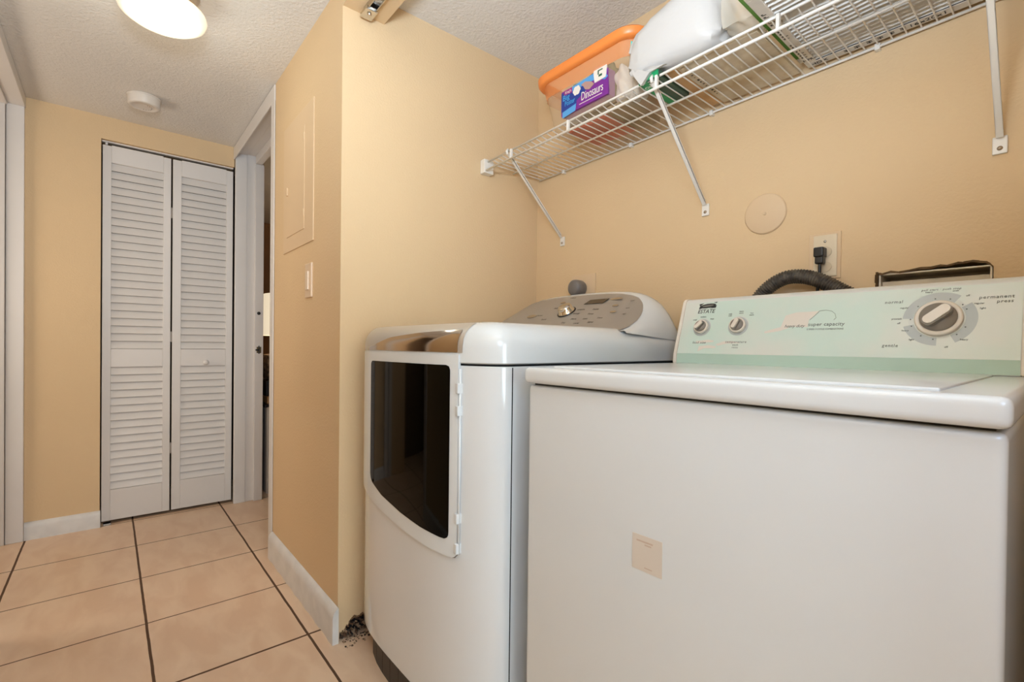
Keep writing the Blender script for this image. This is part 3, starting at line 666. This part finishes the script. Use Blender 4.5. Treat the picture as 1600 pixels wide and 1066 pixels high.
for x in (-1.422, -1.080, -.771, -.339):
    bm = new(); z = zs(x); rbox(bm, (x-.006, 1.464, z-.012), (x+.006, YB, z+.004), .002, 2); obj('wall_clip', bm, WIRE, sh)
bm = new(); z = zs(XL); rbox(bm, (XA+.0005, 1.158, z-.040), (XA+.030, 1.205, z+.016), .003, 2); obj('end_bracket', bm, WIRE, sh)
for x in (-1.430, -.790, -.120):
    bm = new(); z = zs(x); a = Vector((x, YF-.004, z-.004)); b_ = Vector((x, YB-.012, 1.462))
    d = (b_-a).normalized(); sd = Vector((1, 0, 0)); nn = d.cross(sd)
    # open channel strut
    M = Matrix((sd, nn, d)).transposed().to_4x4(); M.translation = a; Ln = (b_-a).length
    box(bm, (-.006, -.0012, 0), (.006, .0012, Ln), M); box(bm, (-.006, -.006, .012), (-.0048, .0012, Ln-.01), M); box(bm, (.0048, -.006, .012), (.006, .0012, Ln-.01), M)
    hk = [Vector((x, YF-.004, z+.012)), Vector((x, YF-.010, z+.004)), Vector((x, YF-.006, z-.008))]; tube(bm, hk, .005, 8)
    bkt = obj('diagonal_bracket', bm, WIRE, sh)
    bm = new(); rbox(bm, (x-.012, YB-.006, 1.428), (x+.012, YB, 1.466), .002, 2); obj('foot', bm, WIRE, bkt)
    bm = new(); lathe(bm, [(.005, 0), (.0045, .002), (0, .003)], frame_m((x, YB-.0061, 1.440), (1, 0, 0), (0, 0, 1)), 12); obj('screw', bm, mat('rusty_screw', (170, 150, 125), .4, metal=.6), bkt)

# ------------------------------------------------------------------ shelf contents
# plastic bin
def rrect(x0, x1, y0, y1, r, n=6):
    P = []
    for cx, cy, a0 in ((x1-r, y1-r, 0), (x0+r, y1-r, 90), (x0+r, y0+r, 180), (x1-r, y0+r, 270)):
        for k in range(n+1):
            a = math.radians(a0+90*k/n); P.append((cx+r*math.cos(a), cy+r*math.sin(a)))
    return P
def ringloft(layers, closed=True):
    bm = new(); R = [[bm.verts.new((x, y, z)) for x, y in P] for P, z in layers]; n = len(R[0])
    for a, b in zip(R, R[1:]):
        for k in range(n): bm.faces.new((a[k], a[(k+1) % n], b[(k+1) % n], b[k]))
    if closed: bm.faces.new(R[0][::-1])
    return bm
BZ = zs(-1.07)+.0035
t = thing('storage_bin', 'clear plastic storage bin with orange rim on the left end of the wire shelf', 'bin', (-1.08, 1.31, BZ))
TUB = bpy.data.materials.new('frosted_clear_plastic'); TUB.use_nodes = True; q = TUB.node_tree; pb_ = q.nodes['Principled BSDF']
pb_.inputs['Base Color'].default_value = lin((226, 196, 160)); pb_.inputs['Roughness'].default_value = .35; pb_.inputs['Alpha'].default_value = .30
RBIN = (-1.285, -.880, 1.200, 1.455)
bm = ringloft([(rrect(-1.235, -.905, 1.215, 1.440, .04), BZ+.0), (rrect(-1.24, -.900, 1.212, 1.445, .045), BZ+.006), (rrect(-1.285, -.875, 1.195, 1.455, .055), BZ+.185)])
obj('tub', bm, TUB, t, 40)
ORG = mat('orange_plastic', (240, 140, 66), .35)
bm = new(); ly = [(rrect(-1.285, -.875, 1.195, 1.455, .055), BZ+.183), (rrect(-1.300, -.860, 1.180, 1.465, .065), BZ+.183), (rrect(-1.306, -.854, 1.174, 1.468, .068), BZ+.190), (rrect(-1.308, -.852, 1.172, 1.469, .07), BZ+.208), (rrect(-1.300, -.860, 1.180, 1.465, .065), BZ+.216), (rrect(-1.284, -.876, 1.196, 1.454, .055), BZ+.216), (rrect(-1.284, -.876, 1.196, 1.454, .055), BZ+.183)]
bm = ringloft(ly, False); obj('orange_rim', bm, ORG, t, 50)
OT = bpy.data.materials.new('orange_tinted_plastic'); OT.use_nodes = True; q = OT.node_tree; pb_ = q.nodes['Principled BSDF']
pb_.inputs['Base Color'].default_value = lin((240, 140, 70)); pb_.inputs['Roughness'].default_value = .4; pb_.inputs['Alpha'].default_value = .5
bm = ringloft([(rrect(-1.2885, -.8715, 1.1915, 1.4585, .057), BZ+.182), (rrect(-1.279, -.8795, 1.1975, 1.4535, .055), BZ+.135)], False); obj('orange_band', bm, OT, t, 40)
# bin contents
def slab(name, a, b, m, lab, cat, rot=0, r=.004, tilt=0):
    c = ((a[0]+b[0])/2, (a[1]+b[1])/2, a[2]); w, d_, h = b[0]-a[0], b[1]-a[1], b[2]-a[2]
    M = Matrix.Translation(c) @ Matrix.Rotation(math.radians(rot), 4, 'Z') @ Matrix.Rotation(math.radians(tilt), 4, 'X')
    bm = new(); rbox(bm, (-w/2, -d_/2, 0), (w/2, d_/2, h), r, 2, M); return tag(obj(name, bm, m), lab, cat)
slab('book', (-1.190, 1.255, BZ+.008), (-1.02, 1.415, BZ+.028), mat('red_cover', (208, 84, 60), .5), 'flat red book lying on the bottom of the clear bin', 'book')
slab('notebook', (-1.01, 1.240, BZ+.008), (-.925, 1.42, BZ+.03), mat('olive_cover', (128, 112, 80), .6), 'olive brown notebook on the bottom of the clear bin, right of the red book', 'book')
def lump(name, c, s, m, lab, cat, amp=.15, seed=0, sub=5, p=.55):
    rnd = random.Random(seed); ph = [rnd.random()*6 for _ in range(9)]
    bm = new(); bmesh.ops.create_cube(bm, size=2); bmesh.ops.subdivide_edges(bm, edges=bm.edges[:], cuts=sub*3, use_grid_fill=True)
    for v in bm.verts:
        q = v.co; sph = q.normalized()*1.0; v.co = q*p+sph*(1-p)
        k = 1+amp*(math.sin(q.x*3+ph[0]+q.y*2)*.5+math.sin(q.y*5+ph[1]+q.z*3)*.3+math.sin(q.x*7+q.z*5+ph[2])*.25+abs(math.sin(q.x*4-q.y*6+ph[3]))*.3)
        v.co = Vector((c[0]+v.co.x*s[0]*k, c[1]+v.co.y*s[1]*k, c[2]+v.co.z*s[2]*k))
    return tag(obj(name, bm, m, smooth=60), lab, cat)
lump('green_cloth', (-1.09, 1.300, BZ+.125), (.100, .046, .060), mat('olive_cloth', (104, 104, 62), .8), 'dull olive cloth bundle inside the clear bin behind the blue puzzle box', 'cloth', seed=3)
lump('paper_bag', (-.938, 1.268, BZ+.082), (.036, .036, .048), mat('crumpled_white_paper', (224, 214, 202), .7), 'crumpled white paper bag inside the clear bin by its right end', 'paper bag', .3, seed=5)
lump('grey_cloth', (-1.18, 1.285, BZ+.048), (.038, .032, .018), mat('grey_cloth_fabric', (128, 122, 108), .8), 'small grey cloth at the left end inside the clear bin', 'cloth', .2, seed=9)
# puzzle box with label
pbx = thing('puzzle_box', 'blue and purple Dinosaurs puzzle box standing inside the clear bin', 'puzzle box', (-1.07, 1.225, BZ+.03))
px0, px1, pz0, pz1 = -1.175, -.972, BZ+.040, BZ+.140
yfr = lambda z: 1.2135-(z-BZ)*.075
def pM(off=0.): return frame_m((0, 1.2000-off, BZ), (1, 0, 0), (0, 0, 1))
bm = new(); prism(bm, [(px0, .044), (px1, .046), (px1, .128), (px0, .128)], -.035, 0, pM()); obj('carton', bm, mat('carton_purple', (122, 40, 140), .4), pbx)
DB = mat('carton_dark_blue', (30, 58, 140), .4); LB = mat('carton_light_blue', (86, 158, 214), .4); MG = mat('carton_magenta', (150, 40, 120), .4); CRM = mat('carton_cream', (236, 228, 216), .5); CY_ = mat('carton_cyan', (70, 170, 220), .4)
bm = new(); prism(bm, [(px0, .058), (-1.105, .058), (-1.105, .075), (-1.055, .098), (-1.03, .122), (px0, .122)], 0, .0006, pM()); obj('blue_print', bm, DB, pbx)
bm = new(); prism(bm, [(px0+.006, .036), (-1.110, .043), (-1.106, .066), (px0+.006, .057)], 0, .0008, pM()); prism(bm, [(-1.13, .114), (-1.02, .112), (-.985, .096), (px1, .102), (-1.0, .136), (-1.13, .128)], 0, .0007, pM()); obj('light_blue_print', bm, LB, pbx)
bm = new(); prism(bm, [(px0+.012, .112), (-1.125, .110), (-1.125, .128), (px0+.012, .128)], 0, .0009, pM()); obj('magenta_print', bm, MG, pbx)
bm = new()
for k in range(6): a = k*PI/3; prism(bm, [(-1.104+.0095*math.cos(a)+.008*math.cos(j*PI/6), .108+.0085*math.sin(a)+.0075*math.sin(j*PI/6)) for j in range(12)], 0, .0010+k*.00002, pM())
prism(bm, [(-1.104+.010*math.cos(j*PI/6), .108+.009*math.sin(j*PI/6)) for j in range(12)], 0, .0012, pM())
text(bm, 'Dinosaurs', .0400, pM(.0012) @ Matrix.Translation((-1.037, .077, 0)), space=.92, sx=.62)
prism(bm, [(-1.092, .0575), (-.996, .0585), (-.996, .0565), (-1.092, .0555)], 0, .0010, pM())
text(bm, "King's", .0120, pM(.0012) @ Matrix.Translation((-1.143, .119, 0)))
obj('white_print', bm, CRM, pbx)
bm = new(); text(bm, 'Big', .0270, pM(.0012) @ Matrix.Translation((-1.152, .102, 0))); text(bm, 'Poster', .0240, pM(.0012) @ Matrix.Translation((-1.135, .081, 0)), sx=.74); obj('cyan_print', bm, CY_, pbx)
bm = new(); prism(bm, [(-1.085, .118), (-1.066, .122), (-1.04, .112), (-1.028, .100), (-1.048, .090), (-1.066, .096), (-1.075, .110)], 0, .0012, pM()); obj('picture', bm, mat('picture_tan', (178, 140, 130), .5), pbx)
bm = new(); prism(bm, [(-1.025, .100), (-.980, .102), (-.975, .140), (-1.020, .148), (-1.030, .135)], 0, .0030, pM()); tg = obj('price_tag', bm, CRM, pbx); tg['label'] = 'white sticker on its corner'
bm = new(); box(bm, (-1.012, 1.1966, BZ+.130), (-.992, 1.1969, BZ+.134)); box(bm, (-1.012, 1.1966, BZ+.120), (-1.007, 1.1969, BZ+.134)); box(bm, (-1.008, 1.1966, BZ+.112), (-.994, 1.1969, BZ+.119)); obj('tag_print', bm, mat('dark_green_ink', (40, 90, 60), .6), tg)

# green carton under the white bag
t = thing('green_carton', 'dark green carton on the wire shelf between the clear bin and the cardboard', 'carton', (-.80, 1.23, BZ))
Z2 = zs(-.8)+.0028
bm = new(); rbox(bm, (-.835, 1.168, Z2), (-.768, 1.330, Z2+.022), .002, 1); obj('carton_body', bm, mat('dark_green_card', (54, 82, 66), .5), t)
bm = new(); box(bm, (-.8345, 1.1685, Z2-.0005), (-.808, 1.3295, Z2)); box(bm, (-.8355, 1.170, Z2+.001), (-.835, 1.328, Z2+.021)); box(bm, (-.833, 1.1675, Z2+.002), (-.770, 1.168, Z2+.021)); obj('bright_green_print', bm, mat('bright_green', (26, 158, 98), .5), t)
bm = new(); M = frame_m((-.836, 1.25, Z2-.0006), (0, 1, 0), (1, 0, 0)); text(bm, 'OK', .018, frame_m((-.820, 1.20, Z2-.0007), (1, 0, 0), (0, -1, 0)), shear=0); obj('white_print', bm, CRM, t)

# flat cardboard
CB = mat('stained_pale_cardboard', (214, 200, 176), .8, mott=.35, mscale=14, c2=(196, 176, 146), bump=.2, bscale=40)
KR = mat('kraft_cardboard', (206, 164, 116), .8, mott=.1, mscale=20)
t = thing('flat_cardboard_box', 'flat stained pale cardboard box on the shelf under the white bag', 'cardboard box', (-.63, 1.3, 1.76))
Z3 = zs(-.62)+.0068
bm = new(); rbox(bm, (-.728, 1.190, Z3), (-.512, 1.462, Z3+.013), .002, 1); cbx = obj('box_body', bm, CB, t)
bm = new(); rbox(bm, (-.766, 1.192, Z3+.001), (-.7285, 1.455, Z3+.012), .002, 1); obj('kraft_flap', bm, KR, t)
bm = new(); rnd = random.Random(4)
for k in range(12):
    y = 1.215+k*.016; 
    for j in range(2):
        s = rnd.uniform(.003, .006); box(bm, (-.716+j*.009, y, Z3-.0006), (-.716+j*.009+s, y+s*rnd.uniform(.4, 1.6), Z3))
obj('printed_marks', bm, INKD, cbx)
bm = new(); rnd = random.Random(8)
lump('crumpled_plastic', (-.700, 1.425, Z3-.004+.03), (.05, .03, .010), mat('crumpled_plastic_film', (214, 194, 168), .4), 'crumpled beige plastic film behind the flat cardboard by the wall', 'plastic film', .3, seed=11)

# white wrapped package
PK = mat('white_plastic_bag', (206, 202, 197), .45, bump=1., bscale=14)
bm = new(); st = []
Zp = zs(-.68)+.024
cs = [(-.866, .002, .030, 1.172, .060), (-.862, .014, .046, 1.182, .066), (-.848, .042, .062, 1.202, .072), (-.825, .064, .074, 1.222, .078), (-.79, .077, .083, 1.233, .086), (-.74, .081, .090, 1.236, .092), (-.70, .083, .094, 1.238, .096), (-.655, .081, .092, 1.238, .094), (-.625, .074, .084, 1.24, .088), (-.608, .050, .062, 1.24, .076), (-.602, .01, .02, 1.24, .07)]
n = 40
for i, (x, hy, hz, yc, zc) in enumerate(cs):
    r = []
    for k in range(n):
        a = 2*PI*k/n; c, s = math.cos(a), math.sin(a); e = .55
        yy = hy*math.copysign(abs(c)**e, c); zz = hz*math.copysign(abs(s)**e, s)
        wob = 1+.03*math.sin(3*a+i)+.02*math.sin(7*a+i*2.3)
        r.append(bm.verts.new((x+.006*math.sin(5*a+i), yc+yy*wob, Zp+zc+zz*wob-.0)))
    st.append(r)
for a, b_ in zip(st, st[1:]):
    for k in range(n): bm.faces.new((a[k], a[(k+1) % n], b_[(k+1) % n], b_[k]))
bm.faces.new(st[0]); bm.faces.new(st[-1][::-1])
wb = tag(obj('wrapped_package', bm, PK, smooth=50), 'large white plastic-wrapped package lying on the wire shelf beside the orange-rimmed bin', 'package')
# folded end flap
bm = new()
A = [Vector(p) for p in ((-.852, 1.168, Zp+.012), (-.800, 1.157, Zp+.010), (-.745, 1.160, Zp-.004), (-.790, 1.155, Zp-.010), (-.820, 1.158, Zp-.034), (-.846, 1.164, Zp+.002), (-.866, 1.172, Zp+.045))]
vs = [bm.verts.new(p) for p in A]; vb = [bm.verts.new(p+Vector((.001, .012, .004))) for p in A]
bm.faces.new(vs); bm.faces.new(vb[::-1])
for i in range(7): bm.faces.new((vs[i], vs[(i+1) % 7], vb[(i+1) % 7], vb[i]))
fl = obj('folded_end_flap', bm, PK, wb)
bm = new(); prism(bm, [(-.869, 1.872), (-.846, 1.846), (-.842, 1.880), (-.866, 1.902)], 0, .004, frame_m((0, 1.176, 0), (1, 0, 0), (0, 0, 1)))
pt = obj('printed_corner', bm, mat('teal_card', (70, 196, 190), .45), wb); pt['label'] = 'teal printed corner'
CLR = bpy.data.materials.new('clear_film'); CLR.use_nodes = True; q = CLR.node_tree; pb_ = q.nodes['Principled BSDF']
pb_.inputs['Base Color'].default_value = lin((224, 216, 200)); pb_.inputs['Roughness'].default_value = .12; pb_.inputs['Alpha'].default_value = .45
lump('clear_plastic_bag', (-.548, 1.225, Zp+.080), (.050, .062, .074), CLR, 'crinkled clear plastic bag between the white package and the air filters', 'plastic bag', .16, seed=21)

# air filters
FC = mat('white_filter_card', (222, 214, 202), .7, mott=.05, mscale=30)
PLT = mat('white_pleats', (226, 221, 213), .8)
GRN = mat('green_print_card', (96, 150, 62), .6)
def filt(dx_, dy_, dz, green, label):
    t = thing('air_filter', label, 'air filter', (-.23+dx_, 1.24+dy_, 1.76+dz), 'air filters stacked on the shelf')
    xa, xb, ya, yb = -.492+dx_, .016+dx_, 1.058+dy_, 1.464+dy_; z = zs(-.12)+.0028+dz; w = .026
    bm = new()
    for a, b in (((xa, ya, z), (xb, ya+w, z+.019)), ((xa, yb-w, z), (xb, yb, z+.019)), ((xa, ya+w, z), (xa+w, yb-w, z+.019)), ((xb-w, ya+w, z), (xb, yb-w, z+.019))): rbox(bm, a, b, .001, 1)
    fr = obj('card_frame', bm, FC, t)
    bm = new(); np_ = 21; x0, x1 = xa+w, xb-w; y0, y1 = ya+w, yb-w; rows = []
    for i in range(np_*2+1):
        y = y0+(y1-y0)*i/(np_*2); zz = z+.002+(.015 if i % 2 else 0)
        rows.append([bm.verts.new((x0+(x1-x0)*k/24, y+.0016*math.sin(k*.9+i*.13), zz)) for k in range(25)])
    for a, b in zip(rows, rows[1:]):
        for k in range(24): bm.faces.new((a[k], a[k+1], b[k+1], b[k]))
    obj('pleats', bm, PLT, t)
    if green:
        bm = new(); box(bm, (xa+.0005, ya+.001, z-.0005), (xa+.020, yb-.03, z)); obj('green_print', bm, GRN, fr)
    return t, (xa, xb, ya, yb, z), fr
t1, (xa, xb, ya, yb, zf), fr = filt(0, 0, 0, False, 'white pleated air filter marked 16x20x1, lowest on the shelf by the right bracket')
def fM(x, y): return frame_m((x, y, zf-.0006), (1, 0, 0), (0, -1, 0))
bm = new()
fw_ = lambda s, *a, **k: (lambda b_: (text(b_, s, *a, **k), obj('printed_word', b_, INKD, fr)))(new())
fw_('HDX', .0165, fM(xa+.030, yb-.013), sx=1.1); fw_('16x20x1', .0175, fM(-.240, yb-.013), sx=1.15)
for k in range(6):
    x = -.405+k*.022+(.004 if k > 1 else 0)
    for a in ((0, .002), (.006, .008)): box(bm, (x, yb-.019+a[0], zf-.0006), (x+.011, yb-.019+a[1], zf))
    box(bm, (x+.0045, yb-.019, zf-.0006), (x+.0065, yb-.008, zf))
fw_('8', .030, fM(xa+.035, ya+.010)); box(bm, (xa+.0, ya-.0004, zf-.0005), (xa+.06, ya+.003, zf))
rnd = random.Random(3)
for k in range(20):
    y = ya+.09+k*.013
    if k in (5, 11, 12): continue
    box(bm, (xa+.005, y, zf-.0006), (xa+.0065+rnd.random()*.010, y+.003, zf)); box(bm, (xa+.005, y+.005, zf-.0006), (xa+.008+rnd.random()*.012, y+.0065, zf))
fw_('MPR', .016, frame_m((xa+.014, yb-.045, zf-.0006), (1, 0, 0), (0, -1, 0)), sx=.8)
obj('frame_lettering', bm, INKD, fr)
bm = new()
box(bm, (xa+.026, yb-.0275, zf+.001), (xb-.026, yb-.0255, zf+.0025)); obj('inner_shadow_gap', bm, DARK, fr)
filt(-.020, -.004, .0195, True, 'air filter with a green printed edge, just above the lowest filter')
filt(.004, .006, .039, False, 'topmost white air filter of the stack on the shelf')

# ------------------------------------------------------------------ bedroom glimpse
t = thing('white_dresser', 'low white dresser seen through the bedroom doorway', 'dresser', (-3.7, 1.0, 0))
DWH = mat('white_furniture', (206, 196, 186), .5)
bm = new(); rbox(bm, (-4.0, .80, .0), (-3.46, 1.3, .575), .004, 2); obj('body', bm, DWH, t)
bm = new(); rbox(bm, (-4.01, .785, .575), (-3.45, 1.31, .592), .003, 2); obj('top_board', bm, mat('black_top', (30, 24, 20), .4), t)
bm = new()
for z in (.05, .30): rbox(bm, (-3.46, .81, z), (-3.452, 1.29, z+.235), .003, 2)
dd = obj('drawer', bm, DWH, t)
t = thing('wooden_tray', 'light wooden tray on the bedroom dresser', 'tray', (-3.7, .98, .592)); bm = new(); rbox(bm, (-3.9, .81, .5925), (-3.50, 1.12, .638), .004, 2); obj('tray_body', bm, mat('oak_wood', (190, 140, 88), .5, mott=.2, mscale=20), t)
slab('dark_box', (-3.88, .815, .639), (-3.55, 1.09, .74), mat('black_card', (24, 20, 18), .5), 'black box on the wooden tray in the bedroom', 'box')
lump('patterned_cushion', (-3.70, .93, .835), (.12, .11, .095), mat('brown_damask', (150, 118, 84), .8, mott=.6, mscale=40, c2=(70, 50, 34)), 'brown patterned cushion on the black box in the bedroom', 'cushion', .04, seed=2)
t = thing('table_lamp', 'table lamp with a glowing cream shade in the bedroom', 'lamp', (-3.72, 1.25, .592))
ML = Matrix.Translation((-3.80, 1.06, 0))
bm = new(); lathe(bm, [(.0, .592), (.07, .592), (.07, .61), (.02, .63), (.045, .80), (.02, .98), (.008, 1.0), (.008, 1.10)], Matrix.Translation((-3.80, 1.255, 0)), 20); obj('lamp_base', bm, mat('bronze_base', (80, 56, 36), .4), t, 50)
bm = new(); lathe(bm, [(.30, 1.055), (.28, 1.355)], Matrix.Translation((-3.80, 1.13, 0)) , 40); obj('lamp_shade', bm, mat('glowing_cream_shade', (250, 232, 200), .7, emit=.75), t)
bl = bpy.data.lights.new('bedroom_lamp_bulb', 'POINT'); bl.energy = 3; bl.color = (1, .8, .55); bl.shadow_soft_size = .06
bo = bpy.data.objects.new('bedroom_lamp_bulb', bl); COL.objects.link(bo); bo.location = (-3.80, 1.13, 1.2)
